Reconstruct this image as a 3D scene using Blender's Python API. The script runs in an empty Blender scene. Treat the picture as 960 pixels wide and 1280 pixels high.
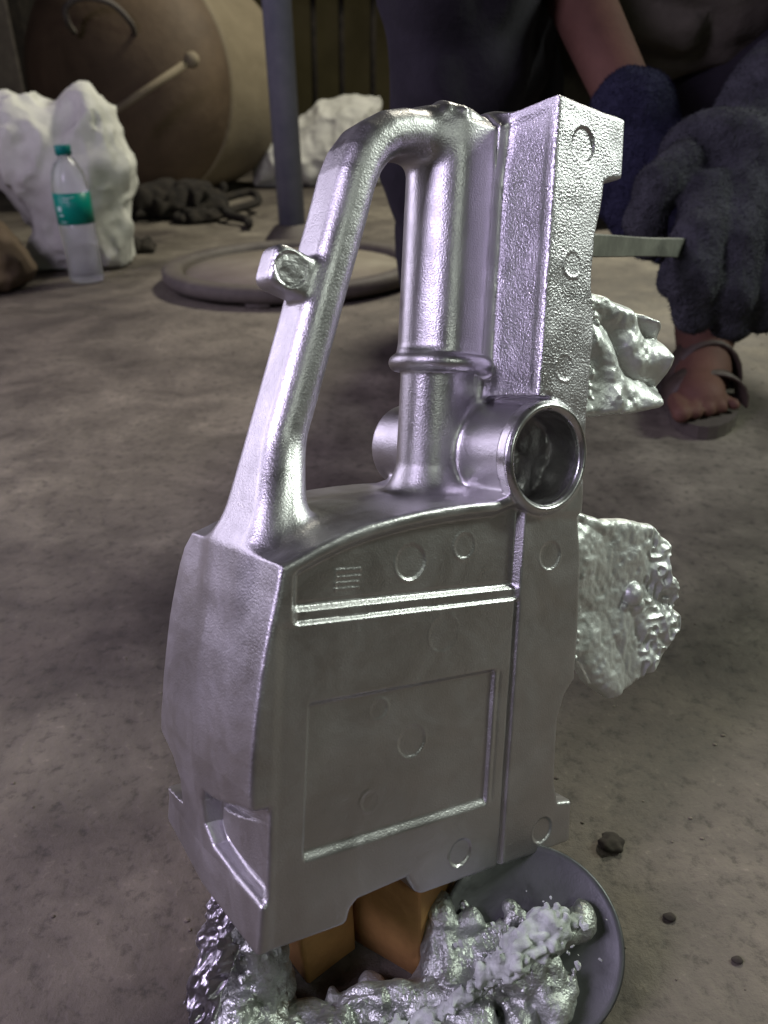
import bpy, bmesh, math, random
import numpy as np
from mathutils import Vector, Matrix, Euler, noise as mnoise

random.seed(7); rng = np.random.RandomState(5)
scene = bpy.context.scene
COL = scene.collection
R = math.radians

# ---------------------------------------------------------------- camera
cam_data = bpy.data.cameras.new('camera')
cam = bpy.data.objects.new('camera', cam_data); COL.objects.link(cam)
Wm = Matrix(((0.99974, -0.02287, 0.0), (-0.01073, -0.46938, 0.88293), (-0.02019, -0.88271, -0.46951)))
cam.matrix_world = Matrix.Translation((0, 0, 0.39)) @ (Wm @ Matrix(((1, 0, 0), (0, -1, 0), (0, 0, -1)))).to_4x4()
cam_data.sensor_fit = 'VERTICAL'; cam_data.sensor_height = 24.0; cam_data.lens = 24.0 * 1000 / 1280
cam_data.clip_start = 0.01; cam_data.clip_end = 200
cam_data.dof.use_dof = True; cam_data.dof.focus_distance = 0.40; cam_data.dof.aperture_fstop = 18.75 / 2.6
scene.camera = cam

# ---------------------------------------------------------------- world, lamps, exposure
world = bpy.data.worlds.new('World'); scene.world = world; world.use_nodes = True
bg = world.node_tree.nodes['Background']
bg.inputs[0].default_value = (0.42, 0.39, 0.30, 1); bg.inputs[1].default_value = 0.034

def area(name, loc, target, size, size_y, power, col):
    l = bpy.data.lights.new(name, 'AREA'); l.shape = 'RECTANGLE'; l.size = size; l.size_y = size_y
    l.energy = power; l.color = col
    o = bpy.data.objects.new(name, l); COL.objects.link(o); o.location = loc
    o.rotation_euler = (Vector(target) - Vector(loc)).to_track_quat('-Z', 'Y').to_euler()
    return o
area('lilac_doorway_lamp', (-1.75, 1.20, 0.75), (-0.05, 0.3, 0.25), 1.3, 1.0, 13, (0.84, 0.76, 1.0))
area('lilac_lamp', (-1.20, -0.35, 1.25), (0.0, 0.3, 0.2), 0.55, 0.6, 26, (0.80, 0.70, 1.0))
area('tube_lamp', (1.7, 0.85, 1.25), (0.05, 0.35, 0.2), 0.25, 0.5, 24, (0.90, 1.0, 0.87))
area('tube_lamp', (0.75, -0.9, 1.25), (0.05, 0.35, 0.2), 0.16, 0.4, 2.6, (0.90, 1.0, 0.86))
area('workshop_lamp', (1.15, 3.2, 2.7), (-0.1, 1.2, 0), 0.8, 0.3, 120, (1.0, 0.96, 0.80))
scene.view_settings.view_transform = 'Standard'; scene.view_settings.look = 'None'
scene.view_settings.exposure = 0.0; scene.view_settings.gamma = 1

# ---------------------------------------------------------------- materials
def new_mat(name):
    m = bpy.data.materials.new(name); m.use_nodes = True
    nt = m.node_tree; b = nt.nodes['Principled BSDF']
    return m, nt, b
def nd(nt, t, **kw):
    n = nt.nodes.new(t)
    for k, v in kw.items():
        if k in n.inputs: n.inputs[k].default_value = v
        else: setattr(n, k, v)
    return n
def ramp(nt, fac, stops):
    r = nt.nodes.new('ShaderNodeValToRGB'); nt.links.new(fac, r.inputs[0])
    e = r.color_ramp.elements
    while len(e) < len(stops): e.new(0.5)
    for i, (p, c) in enumerate(stops):
        e[i].position = p; e[i].color = (*c, 1) if len(c) == 3 else c
    return r.outputs[0]
def g(v): return (v, v, v)
def noise_tex(nt, scale, detail=4, rough=0.55, dist=0.0, vec=None):
    n = nd(nt, 'ShaderNodeTexNoise', Scale=scale, Detail=detail, Roughness=rough, Distortion=dist)
    if vec is not None: nt.links.new(vec, n.inputs['Vector'])
    return n.outputs[0]
def objvec(nt, sc=(1, 1, 1)):
    t = nt.nodes.new('ShaderNodeTexCoord'); m = nt.nodes.new('ShaderNodeMapping')
    m.inputs['Scale'].default_value = sc
    nt.links.new(t.outputs['Object'], m.inputs[0]); return m.outputs[0]
def bump(nt, b, h, strength, dist, prev=None):
    n = nd(nt, 'ShaderNodeBump', Strength=strength, Distance=dist)
    nt.links.new(h, n.inputs['Height'])
    if prev is not None: nt.links.new(prev, n.inputs['Normal'])
    nt.links.new(n.outputs[0], b.inputs['Normal']); return n.outputs[0]

def metal(name, base=(0.60, 0.59, 0.60), rough=(0.31, 0.42), grain=0.45, gscale=1150, gdist=0.0004, dark=None, metallic=1.0):
    m, nt, b = new_mat(name); v = objvec(nt)
    b.inputs['Metallic'].default_value = metallic
    n1 = noise_tex(nt, 38, 5, 0.6, 0.4, v)
    c0 = tuple(x * 0.82 for x in base)
    nt.links.new(ramp(nt, n1, [(0.25, dark or c0), (0.7, base)]), b.inputs['Base Color'])
    n2 = noise_tex(nt, 34, 9, 0.72, 0.6, v)
    nt.links.new(ramp(nt, n2, [(0.34, g(rough[0])), (0.66, g(rough[1] + 0.06))]), b.inputs['Roughness'])
    n3 = noise_tex(nt, gscale, 2, 0.55, 0, v)
    p = bump(nt, b, n3, grain, gdist)
    n4 = noise_tex(nt, 160, 3, 0.5, 0, v)
    bump(nt, b, n4, 0.08, 0.0016, p)
    return m
M = {}
M['cast'] = metal('cast_aluminium')
M['ring'] = metal('machined_aluminium', (0.66, 0.65, 0.66), (0.22, 0.34), 0.12)
M['lobe'] = metal('overflow_aluminium', (0.74, 0.75, 0.745), (0.34, 0.55), 0.35, 700, 0.0006, metallic=0.7)
M['sand'] = metal('pitted_aluminium', (0.60, 0.58, 0.62), (0.26, 0.45), 0.7, 1000, 0.0007)

# ---------------------------------------------------------------- object helpers
def tag(o, label=None, cat=None, group=None, kind=None):
    for k, v in (('label', label), ('category', cat), ('group', group), ('kind', kind)):
        if v: o[k] = v
    return o
def thing(name, label, cat, loc=(0, 0, 0), group=None):
    o = bpy.data.objects.new(name, None); COL.objects.link(o); o.location = loc
    o.empty_display_size = 0.05
    return tag(o, label, cat, group)
def link(name, me, m, parent=None):
    o = bpy.data.objects.new(name, me); COL.objects.link(o)
    if m is not None: me.materials.append(m)
    if parent is not None: o.parent = parent
    return o
def from_np(name, v, f, m, parent=None, normals=None):
    me = bpy.data.meshes.new(name)
    v = np.ascontiguousarray(v, np.float32); f = np.ascontiguousarray(f, np.int32)
    k = f.shape[1]
    me.vertices.add(len(v)); me.vertices.foreach_set('co', v.ravel())
    me.loops.add(f.size); me.loops.foreach_set('vertex_index', f.ravel())
    me.polygons.add(len(f)); me.polygons.foreach_set('loop_start', np.arange(0, f.size, k, dtype=np.int32))
    me.polygons.foreach_set('loop_total', np.full(len(f), k, np.int32))
    me.update(calc_edges=True); me.shade_smooth()
    if normals is not None: me.normals_split_custom_set_from_vertices(normals.astype(np.float32))
    return link(name, me, m, parent)
def from_bm(name, bm, m, parent=None, smooth=True, local=None):
    me = bpy.data.meshes.new(name); bmesh.ops.recalc_face_normals(bm, faces=bm.faces); bm.to_mesh(me); bm.free()
    if smooth: me.shade_smooth()
    o = link(name, me, m, parent)
    return o

# ---------------------------------------------------------------- signed distance tools (millimetres)
def smin(a, b, k):
    h = np.maximum(k - np.abs(a - b), 0); return np.minimum(a, b) - h * h / (4 * k)
def smax(a, b, k): return -smin(-a, -b, k)
def sstep(e0, e1, x):
    t = np.clip((x - e0) / (e1 - e0), 0, 1); return t * t * (3 - 2 * t)
def poly_sdf(P, x, y):
    P = np.array(P, np.float32); x, y = np.broadcast_arrays(x, y)
    d = np.full(x.shape, 1e9, np.float32); s = np.zeros(x.shape, bool); n = len(P)
    for i in range(n):
        a = P[i]; b = P[(i + 1) % n]; e = b - a
        wx = x - a[0]; wy = y - a[1]
        t = np.clip((wx * e[0] + wy * e[1]) / (e @ e), 0, 1)
        d = np.minimum(d, (wx - e[0] * t) ** 2 + (wy - e[1] * t) ** 2)
        c = ((a[1] <= y) & (b[1] > y)) | ((b[1] <= y) & (a[1] > y))
        if abs(e[1]) > 1e-9:
            s ^= c & (x < a[0] + (y - a[1]) * e[0] / e[1])
    return np.where(s, -1, 1) * np.sqrt(d)
def line_sdf(P, x, y):
    P = np.array(P, np.float32); x, y = np.broadcast_arrays(x, y)
    d = np.full(x.shape, 1e9, np.float32)
    for a, b in zip(P[:-1], P[1:]):
        e = b - a; wx = x - a[0]; wy = y - a[1]
        t = np.clip((wx * e[0] + wy * e[1]) / (e @ e), 0, 1)
        d = np.minimum(d, (wx - e[0] * t) ** 2 + (wy - e[1] * t) ** 2)
    return np.sqrt(d)
def vnoise(x, y, z, s, seed=0):
    r = np.random.RandomState(seed); L = r.rand(64, 64, 64).astype(np.float32) * 2 - 1
    x, y, z = np.broadcast_arrays(x / s + 7.3, y / s + 11.1, z / s + 3.7)
    ix, iy, iz = np.floor(x).astype(int), np.floor(y).astype(int), np.floor(z).astype(int)
    fx, fy, fz = x - ix, y - iy, z - iz
    fx, fy, fz = [t * t * (3 - 2 * t) for t in (fx, fy, fz)]
    out = 0
    for a in (0, 1):
        for b in (0, 1):
            for c in (0, 1):
                w = (fx if a else 1 - fx) * (fy if b else 1 - fy) * (fz if c else 1 - fz)
                out = out + w * L[(ix + a) % 64, (iy + b) % 64, (iz + c) % 64]
    return out
def surface_nets(S, org, h):
    nx, ny, nz = S.shape; I = S < 0
    cnt = np.zeros((nx - 1, ny - 1, nz - 1), np.uint8)
    for a in (0, 1):
        for b in (0, 1):
            for c in (0, 1):
                cnt += I[a:nx - 1 + a, b:ny - 1 + b, c:nz - 1 + c]
    act = (cnt > 0) & (cnt < 8)
    cx, cy, cz = np.nonzero(act)
    idx = np.full(act.shape, -1, np.int32); idx[cx, cy, cz] = np.arange(len(cx))
    co = {(a, b, c): S[cx + a, cy + b, cz + c] for a in (0, 1) for b in (0, 1) for c in (0, 1)}
    acc = np.zeros((len(cx), 3), np.float32); n = np.zeros(len(cx), np.float32)
    for p in co:
        for ax in range(3):
            if p[ax]: continue
            q = list(p); q[ax] = 1; q = tuple(q)
            s0, s1 = co[p], co[q]; hit = (s0 < 0) != (s1 < 0)
            t = np.where(hit, s0 / np.where(hit, s0 - s1, 1), 0)
            pt = np.array(p, np.float32)[None].repeat(len(cx), 0); pt[:, ax] = t
            acc += pt * hit[:, None]; n += hit
    fr = acc / n[:, None]
    # gradient inside the cell
    u, v, w = fr.T
    gx = sum((co[(1, b, c)] - co[(0, b, c)]) * (v if b else 1 - v) * (w if c else 1 - w) for b in (0, 1) for c in (0, 1))
    gy = sum((co[(a, 1, c)] - co[(a, 0, c)]) * (u if a else 1 - u) * (w if c else 1 - w) for a in (0, 1) for c in (0, 1))
    gz = sum((co[(a, b, 1)] - co[(a, b, 0)]) * (u if a else 1 - u) * (v if b else 1 - v) for a in (0, 1) for b in (0, 1))
    N = np.stack([gx, gy, gz], 1); N /= np.linalg.norm(N, axis=1)[:, None] + 1e-9
    V = (np.stack([cx, cy, cz], 1) + fr) * h + np.array(org, np.float32)
    F = []
    for ax in range(3):
        sl0 = [slice(1, -1)] * 3; sl1 = [slice(1, -1)] * 3
        sl0[ax] = slice(0, -1); sl1[ax] = slice(1, None)
        A = I[tuple(sl0)]; B = I[tuple(sl1)]
        ex, ey, ez = np.nonzero(A != B)
        pos = [ex, ey, ez]
        fl = A[ex, ey, ez]
        base = [pos[i] + (0 if i == ax else 1) for i in range(3)]
        o1, o2 = [(1, 2), (2, 0), (0, 1)][ax]
        def cell(d1, d2):
            q = [b.copy() for b in base]; q[o1] = q[o1] - d1; q[o2] = q[o2] - d2
            return idx[q[0], q[1], q[2]]
        quad = np.stack([cell(1, 1), cell(0, 1), cell(0, 0), cell(1, 0)], 1)
        quad[~fl] = quad[~fl][:, ::-1]
        F.append(quad)
    F = np.concatenate(F); F = F[(F >= 0).all(1)]
    return V, F, N
def sub_mesh(V, F, N, mask):
    f = F[mask]; used, inv = np.unique(f, return_inverse=True)
    return V[used], inv.reshape(f.shape), N[used]

# ================================================================ THE CASTING (local axes: x across the face, y into it, z up; mm)
SC = 0.92
O_loc = Vector((-0.0524, 0.1957, 0.0923))
CR = Matrix(((0.81872, -0.56983, 0.07066), (0.50903, 0.77722, 0.36989), (-0.26569, -0.26687, 0.92639)))
casting = thing('tool_housing_casting', 'tall silver die cast aluminium housing with loop handle and round bore, propped on wooden blocks', 'metal casting')
casting.matrix_world = Matrix.Translation(O_loc) @ CR.to_4x4()
POCKET = [(-9, 64), (8, 62), (24, 57), (38, 54), (46, 54), (50, 48), (50, 36), (44, 28), (24, 23), (0, 21), (-9, 20.5)]
def build_casting(h=0.85):
    ax = np.arange(-14, 200, h, dtype=np.float32); ay = np.arange(-8, 126, h, dtype=np.float32); az = np.arange(-14, 402, h, dtype=np.float32)
    S = np.full((len(ax), len(ay), len(az)), 50, np.float32)
    def box(x0, x1, y0, y1, z0, z1):
        sx = slice(*np.searchsorted(ax, (x0, x1))); sy = slice(*np.searchsorted(ay, (y0, y1))); sz = slice(*np.searchsorted(az, (z0, z1)))
        return (sx, sy, sz), ax[sx][:, None, None], ay[sy][None, :, None], az[sz][None, None, :]
    X2, Z2 = ax[:, None], az[None, :]
    arch = [(120, 191), (105, 190.3), (90, 189), (76, 187.3), (62, 185), (47, 182), (33, 178), (20, 173), (9, 168)]
    outline = [(-1, -3), (44, -5), (46.5, 4), (50, 7), (78, 9), (84, 0), (88, -3), (193, -6), (192, 21), (181, 23), (177, 36), (176, 60), (176, 72), (180, 84),
               (187, 92), (187, 120), (185, 158), (180, 182), (179, 200), (150, 200)] + arch + [(4.2, 166), (2.4, 155), (.2, 144), (-1.8, 133), (-3.6, 122), (-5, 110), (-6, 98), (-6.8, 84), (-7, 71), (-5.5, 55), (0, 22)]
    d2 = poly_sdf(outline, X2, Z2)
    # relief of the front face, depth below the front plane
    D = np.zeros_like(d2)
    rib = sstep(4.5, 8.5, -d2) * 4.6
    step = np.maximum(sstep(139.5, 142, Z2 - 0 * X2) * 2.4, 0) + sstep(145.5, 148, Z2 - 0 * X2) * 2.4
    lim = sstep(9, 14, X2) * sstep(140.5, 137.5, X2)
    up = np.minimum(step, np.where(Z2 > 150, rib, 99)) * lim
    up = np.where(Z2 > 200, 0, up)
    D = np.maximum(D, up)
    gr = np.exp(-((X2 - 139.0) / 1.3) ** 2) * 1.9 * sstep(142, 139, Z2) + sstep(140.6, 138.4, X2) * 0.7 * sstep(2, 8, X2) * sstep(143, 139, Z2)
    D = np.maximum(D, gr * (Z2 < 144))
    pan = sstep(19.5, 21, X2) * sstep(127.5, 126.2, X2) * sstep(33.2, 38.6, Z2) * sstep(106.5, 103.6, Z2)
    D += pan * 2.2
    D += np.exp(-((X2 - 130.2) / 1.0) ** 2) * 0.5 * sstep(34, 38, Z2) * sstep(106, 103, Z2)
    marks = [(73, 163, 8.5, .5, .7), (105, 169, 6.5, .5, .25), (58, 96, 5, .35, .1), (78, 77, 8, .3, .35), (55, 53, 5, .35, .1),
             (111, 13, 7.3, .55, .9), (169, 10, 7.3, .5, 1.0), (160, 162, 7.5, .35, .5), (163, 367, 8.0, .2, 1.1), (161, 309, 6.3, .5, .15), (161, 258, 6.5, .5, .2), (92, 128, 9, .15, .1)]
    for (mx, mz, mr, ring, sunk) in marks:
        r = np.sqrt((X2 - mx) ** 2 + (Z2 - mz) ** 2)
        D += sstep(mr + .6, mr - .8, r) * sunk - np.exp(-((r - mr) / .8) ** 2) * ring * (.35 + .65 * sstep(-.5, .8, np.sin(np.arctan2(Z2 - mz, X2 - mx) + mx)))
    # small cast flag mark of raised bars
    for i in range(4):
        D -= (np.abs(Z2 - (153.6 + 2.6 * i)) < .6) * (np.abs(X2 - 38.5 - .4 * i) < 6.5) * .3
    D -= (np.abs(X2 - 33) < .6) * (np.abs(Z2 - 157.5) < 5) * .3
    D += 0.12 * vnoise(X2[:, :, None], 0, Z2[:, :, None], 16, 3)[:, :, 0]
    # lower housing
    (sl, x, y, z) = box(-14, 200, -8, 126, -14, 212)
    prot = 3.2 * (1 - np.abs(y - 55) / 55).clip(0) * sstep(90, 40, x)
    yb = np.interp(az[sl[2]], [-6, 20, 28, 31.5, 46, 55, 62, 79, 109, 130, 150, 158, 166, 176, 200], [113, 113, 112, 85, 83, 90, 109, 106, 106, 107, 107, 105, 98, 98, 105]).astype(np.float32)[None, None, :]
    w = sstep(25, 60, x); yb = yb * (1 - w) + 106 * w
    body = smax(d2[sl[0], sl[2]][:, None, :] - prot, D[sl[0], sl[2]][:, None, :] - y, 3.2)
    body = smax(body, y - yb, 4.5)
    body = smax(body, -3.5 + 0.11 * y - z, 3)
    # pocket at the lower left corner
    (s2, x2, y2, z2) = box(-14, 30, -8, 80, 10, 80)
    q = poly_sdf(POCKET, y2, z2)
    pk = smax(q, x2 - 2.6 + 0.05 * y2 - 4.5 * sstep(8, 5, -q) * sstep(58, 52, z2 + 0.15 * y2) * sstep(0, 10, y2), 2.5)
    o0 = s2[2].start - sl[2].start
    bb = body[s2[0].start - sl[0].start: s2[0].stop - sl[0].start, s2[1].start - sl[1].start: s2[1].stop - sl[1].start, o0: o0 + (s2[2].stop - s2[2].start)]
    bb[...] = smax(bb, -pk, 3.0)
    S[sl] = np.minimum(S[sl], body)
    body_z = None
    # upright rail
    rail = [(144, 243), (144, 386), (193, 386), (194, 357), (184, 354.5), (181, 352), (180, 339), (177, 325), (177, 300), (181, 288), (181, 185), (152, 185), (152, 243)]
    (sl, x, y, z) = box(138, 200, -8, 90, 180, 402)
    r2 = poly_sdf(rail, ax[sl[0]][:, None], az[sl[2]][None, :])[:, None, :]
    up = smax(smax(r2, D[sl[0], sl[2]][:, None, :] - y, 2.6), y - 78, 4)
    # shallow recess in the left-hand side of the rail
    rr = poly_sdf([(7, 247), (7, 380), (37, 380), (37, 247)], y, z)
    up = smax(up, -smax(rr, x - 144.6, 3), 3)
    hole = np.sqrt((y - 41) ** 2 + (z - 372) ** 2) - 3.2
    up = smax(up, -smax(hole, x - 152, 1), 1)
    up = up + 0.25 * vnoise(x, y, z, 9, 12)
    S[sl] = smin(S[sl], up, 5)
    # loop handle
    pts = [(24, 128), (16, 150), (16, 172), (23.5, 197), (35.5, 240), (47.5, 285), (57, 320), (62, 340), (66, 350), (72, 358.5), (80, 364.5), (90, 368), (112, 371.5), (130, 374.5), (152, 378)]
    (sl, x, y, z) = box(-14, 165, 6, 110, 92, 402)
    dl = line_sdf(pts, ax[sl[0]][:, None], az[sl[2]][None, :])
    fl_ = sstep(222, 176, z)
    yc = 57 - 10 * fl_; yh = 17.0 + 6 * fl_; xh = 10.6 + 1.5 * fl_; cr = 9.8
    qx = dl[:, None, :] - xh + cr; qy = np.abs(y - yc) - yh + cr
    hd = np.sqrt(np.maximum(qx, 0) ** 2 + np.maximum(qy, 0) ** 2) + np.minimum(np.maximum(qx, qy), 0) - cr
    S[sl] = smin(S[sl], hd, 14)
    # grip column with collar, narrower stem below
    (sl, x, y, z) = box(84, 160, 20, 96, 186, 385)
    rc = np.sqrt((x - 126) ** 2 + (y - 57) ** 2)
    th = np.arctan2(y - 57, x - 126)
    colm = smax(rc - 23.6 - 0.5 * np.cos(6 * th), np.maximum(258 - z, z - 377), 2)
    S[sl] = smin(S[sl], colm, 9)
    stem = np.sqrt((x - 119) ** 2 + (y - 55) ** 2) - 16.5 - 4 * sstep(206, 190, z + 0 * x)
    stem = smax(stem, z - 262, 1)
    web = smax(poly_sdf([(122, 262), (122, 225), (134, 228), (150, 243), (156, 262)], ax[sl[0]][:, None], az[sl[2]][None, :])[:, None, :], np.abs(y - 57) - 15, 6)
    stem = smin(stem, web, 8)
    S[sl] = smin(S[sl], stem, 7)
    col = np.sqrt((rc - 23.2) ** 2 + (z - 258.5) ** 2) - 4.6
    S[sl] = smin(S[sl], col, 1.6)
    # pivot boss: tube right through, flanged ring on the front
    (sl, x, y, z) = box(110, 195, -8, 126, 170, 250)
    rb = np.sqrt((x - 150.5) ** 2 + (z - 212.5) ** 2)
    S[sl] = smin(S[sl], smax(rb - 25.5, np.maximum(2 - y, y - 119), 3), 6)
    ring = smax(rb - 28.8, np.maximum(-3.2 - y, y - 5.5), 2.2)
    S[sl] = smin(S[sl], ring, 1.5)
    lip = np.sqrt((rb - 26.0) ** 2 + (y + 3.0) ** 2) - 1.5
    S[sl] = smin(S[sl], lip, 1)
    S[sl] = smax(S[sl], -smax(rb - 23.2 + 0.05 * y, y - 19 + 1.5 * vnoise(x, 0, z, 7, 77), 3), 1.6)
    # square lug on the handle
    (sl, x, y, z) = box(0, 60, 20, 80, 270, 320)
    a = R(15); cx, cz = 27.5, 292.5
    u = (x - cx) * math.cos(a) - (z - cz) * math.sin(a); v = (x - cx) * math.sin(a) + (z - cz) * math.cos(a)
    lg = smax(smax(np.abs(u - 3) - 12.5, np.abs(v) - 10.2, 6), np.abs(y - 53) - 9.0, 4.5)
    rl = np.sqrt((u + .2) ** 2 + v ** 2)
    lg = lg + sstep(8.6, 7, rl) * (y < 49) * 0.7 + (rl < 9) * (y < 49) * 0.25 * vnoise(x, y, z, 2.4, 5)
    S[sl] = smin(S[sl], lg, 3)
    # torn gate stubs on top of the loop
    (sl, x, y, z) = box(95, 152, 30, 90, 370, 402)
    gt = (np.sqrt(((x - 118) / 20) ** 2 + ((y - 50) / 13) ** 2 + ((z - 381) / 5.5) ** 2) - 1) * 5.5 + 1.6 * vnoise(x, y, z, 7, 8)
    S[sl] = smin(S[sl], gt, 3)
    V, F, N = surface_nets(S, (ax[0], ay[0], az[0]), h)
    c = V[F].mean(1); fn = N[F[:, 0]]
    x, y, z = c.T
    part = np.zeros(len(c), int)
    rb = np.hypot(x - 150.5, z - 212.5); rc = np.hypot(x - 126, y - 57); rs = np.hypot(x - 119, y - 55)
    names = ['housing_shell', 'loop_handle', 'grip_column', 'collar', 'side_rail', 'pivot_boss', 'pivot_ring', 'pivot_bore', 'square_lug', 'recessed_panel', 'stepped_ledge', 'corner_pocket', 'gate_stub', 'stem']
    dl = line_sdf(pts, x, z)
    part[(z > 192) & (dl < 17) & (np.abs(y - 57) < 22)] = 1
    part[(rc < 25.5) & (z > 262) & (z < 362) & (x < 149)] = 2
    part[(np.abs(y - 57) < 22) & (z > 192) & (z < 254) & (rs < 28) & (x < 140) & (rb > 26.5)] = 13
    part[(np.hypot(rc - 23.2, z - 258.5) < 5.4) & (x < 150)] = 3
    part[(x > 143.2) & (z > 236) & (rb > 29.5) & (y < 84)] = 4
    part[(x > 143.2) & (z > 198) & (rb > 29.5) & (y < 84) & (part == 0)] = 4
    part[(rb < 29.6) & (y > 5.8) & (z > 185) & ((part == 0) | (part == 4))] = 5
    part[(rb < 29.6) & (y <= 5.8)] = 6
    part[(rb < 23.4) & (y > 0) & (y < 42)] = 7
    part[(np.hypot(x - 27.5, z - 292.5) < 19) & (dl > 9.8) & (x < 40)] = 8
    part[(y < 4) & (x > 20) & (x < 127.4) & (z > 34) & (z < 105.8)] = 9
    part[(y < 6) & (x > 9) & (x < 138) & (z > 139) & (z < 148.5)] = 10
    q = poly_sdf(POCKET, y, z)
    part[(q < -0.5) & (x > -4) & (x < 13) & (y < 60)] = 11
    part[(z > 386) & (x > 104) & (x < 141)] = 12
    k = SC / 1000
    for i, nm in enumerate(names):
        m = part == i
        if not m.any(): continue
        v, f, n = sub_mesh(V, F, N, m)
        from_np(nm, v * k, f, M['ring'] if i == 6 else (M['bore'] if i == 7 else (M['sand'] if i == 4 else M['cast'])), casting, n)
    return V
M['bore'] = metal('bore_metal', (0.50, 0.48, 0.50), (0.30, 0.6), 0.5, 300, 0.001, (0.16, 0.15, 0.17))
build_casting()
class Vol:
    """small signed-distance volume in world or local metres"""
    def __init__(s, lo, hi, h):
        s.h = h; s.ax = [np.arange(a, b, h, dtype=np.float32) for a, b in zip(lo, hi)]; s.lo = lo
        s.S = np.full([len(a) for a in s.ax], 1.0, np.float32)
    def put(s, fn, lo, hi, k, sub=False):
        sl = tuple(slice(*np.searchsorted(a, (l, h_))) for a, l, h_ in zip(s.ax, lo, hi))
        if any(q.stop <= q.start for q in sl): return
        x = s.ax[0][sl[0]][:, None, None]; y = s.ax[1][sl[1]][None, :, None]; z = s.ax[2][sl[2]][None, None, :]
        d = fn(x, y, z)
        s.S[sl] = smax(s.S[sl], -d, k) if sub else smin(s.S[sl], d, k)
    def cap(s, a, b, ra, rb, k=0.01, flat=1.0):
        a = np.array(a, np.float32); b = np.array(b, np.float32); m = max(ra, rb) + k + 2 * s.h
        lo = np.minimum(a, b) - m; hi = np.maximum(a, b) + m; e = b - a; L = float(e @ e) + 1e-12
        def fn(x, y, z):
            t = np.clip(((x - a[0]) * e[0] + (y - a[1]) * e[1] + (z - a[2]) * e[2]) / L, 0, 1)
            return np.sqrt((x - a[0] - e[0] * t) ** 2 + (y - a[1] - e[1] * t) ** 2 + (z - a[2] - e[2] * t) ** 2) - (ra + (rb - ra) * t)
        s.put(fn, lo, hi, k)
    def chain(s, pts, k=0.01):
        for (a, ra), (b, rb) in zip(pts[:-1], pts[1:]): s.cap(a, b, ra, rb, k)
    def ell(s, c, r, k=0.01, rot=None, sub=False):
        m = max(r) + k + 2 * s.h; c = np.array(c, np.float32)
        Rm = np.array(Euler(rot).to_matrix()).T if rot else np.eye(3)
        def fn(x, y, z):
            p = [Rm[i, 0] * (x - c[0]) + Rm[i, 1] * (y - c[1]) + Rm[i, 2] * (z - c[2]) for i in range(3)]
            q = np.sqrt(sum((p[i] / r[i]) ** 2 for i in range(3)))
            q2 = np.sqrt(sum((p[i] / r[i] ** 2) ** 2 for i in range(3))) + 1e-6
            return q * (q - 1) / q2
        s.put(fn, c - m, c + m, k, sub)
    def noise(s, scale, amp, seed=0, ridge=False):
        n = vnoise(s.ax[0][:, None, None] * 1000, s.ax[1][None, :, None] * 1000, s.ax[2][None, None, :] * 1000, scale * 1000, seed)
        if ridge: n = 1 - 2 * np.abs(n)
        s.S += n * amp
    def cut_floor(s, z0=0.0):
        s.S = np.maximum(s.S, (z0 - s.ax[2])[None, None, :] + 0 * s.S)
    def mesh(s, name, m, parent=None, off=None):
        for i in range(3):
            for e in (0, -1):
                q = [slice(None)] * 3; q[i] = e; s.S[tuple(q)] = np.maximum(s.S[tuple(q)], s.h * .5)
        V, F, N = surface_nets(s.S, s.lo, s.h)
        # keep only the largest connected piece
        par = np.arange(len(V))
        lab = par.copy()
        for it in range(400):
            mn = lab[F].min(1); new = lab.copy()
            np.minimum.at(new, F.ravel(), np.repeat(mn, 4)); new = new[new]; new = new[new]
            if (new == lab).all(): break
            lab = new
        big = np.bincount(lab).argmax(); keep = lab[F[:, 0]] == big
        V, F, N = sub_mesh(V, F, N, keep)
        return from_np(name, V, F, m, parent, None)

# ---- simple mesh helpers
def lathe(bm, prof, n=32, mat=Matrix()):
    rings = []
    for r, z in prof:
        if r < 1e-6: rings.append([bm.verts.new(mat @ Vector((0, 0, z)))])
        else: rings.append([bm.verts.new(mat @ Vector((r * math.cos(2 * math.pi * i / n), r * math.sin(2 * math.pi * i / n), z))) for i in range(n)])
    for a, b in zip(rings[:-1], rings[1:]):
        for i in range(n):
            j = (i + 1) % n
            q = [a[i % len(a)], a[j % len(a)], b[j % len(b)], b[i % len(b)]]
            q = list(dict.fromkeys(q))
            if len(q) > 2: bm.faces.new(q)
    return bm
def tube(bm, pts, r, n=12, close=True):
    pts = [Vector(p) for p in pts]; rr = r if isinstance(r, (list, tuple)) else [r] * len(pts)
    up = Vector((0.13, 0.31, 0.94)); rings = []
    for i, p in enumerate(pts):
        t = (pts[min(i + 1, len(pts) - 1)] - pts[max(i - 1, 0)]).normalized()
        u = t.cross(up).normalized(); up2 = u.cross(t).normalized(); up = up2
        rings.append([bm.verts.new(p + (u * math.cos(2 * math.pi * k / n) + up2 * math.sin(2 * math.pi * k / n)) * rr[i]) for k in range(n)])
    for a, b in zip(rings[:-1], rings[1:]):
        for k in range(n): bm.faces.new([a[k], a[(k + 1) % n], b[(k + 1) % n], b[k]])
    bm.faces.new(rings[0]); bm.faces.new(rings[-1]); return bm
def curve_pts(ctrl, n=8):
    P = [Vector(p) for p in ctrl]; P = [2 * P[0] - P[1]] + P + [2 * P[-1] - P[-2]]; out = []
    for i in range(1, len(P) - 2):
        a, b, c, d = P[i - 1:i + 3]
        for k in range(n):
            t = k / n; out.append(.5 * (2 * b + (c - a) * t + (2 * a - 5 * b + 4 * c - d) * t * t + (3 * b - a - 3 * c + d) * t ** 3))
    out.append(P[-2]); return out
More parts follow.
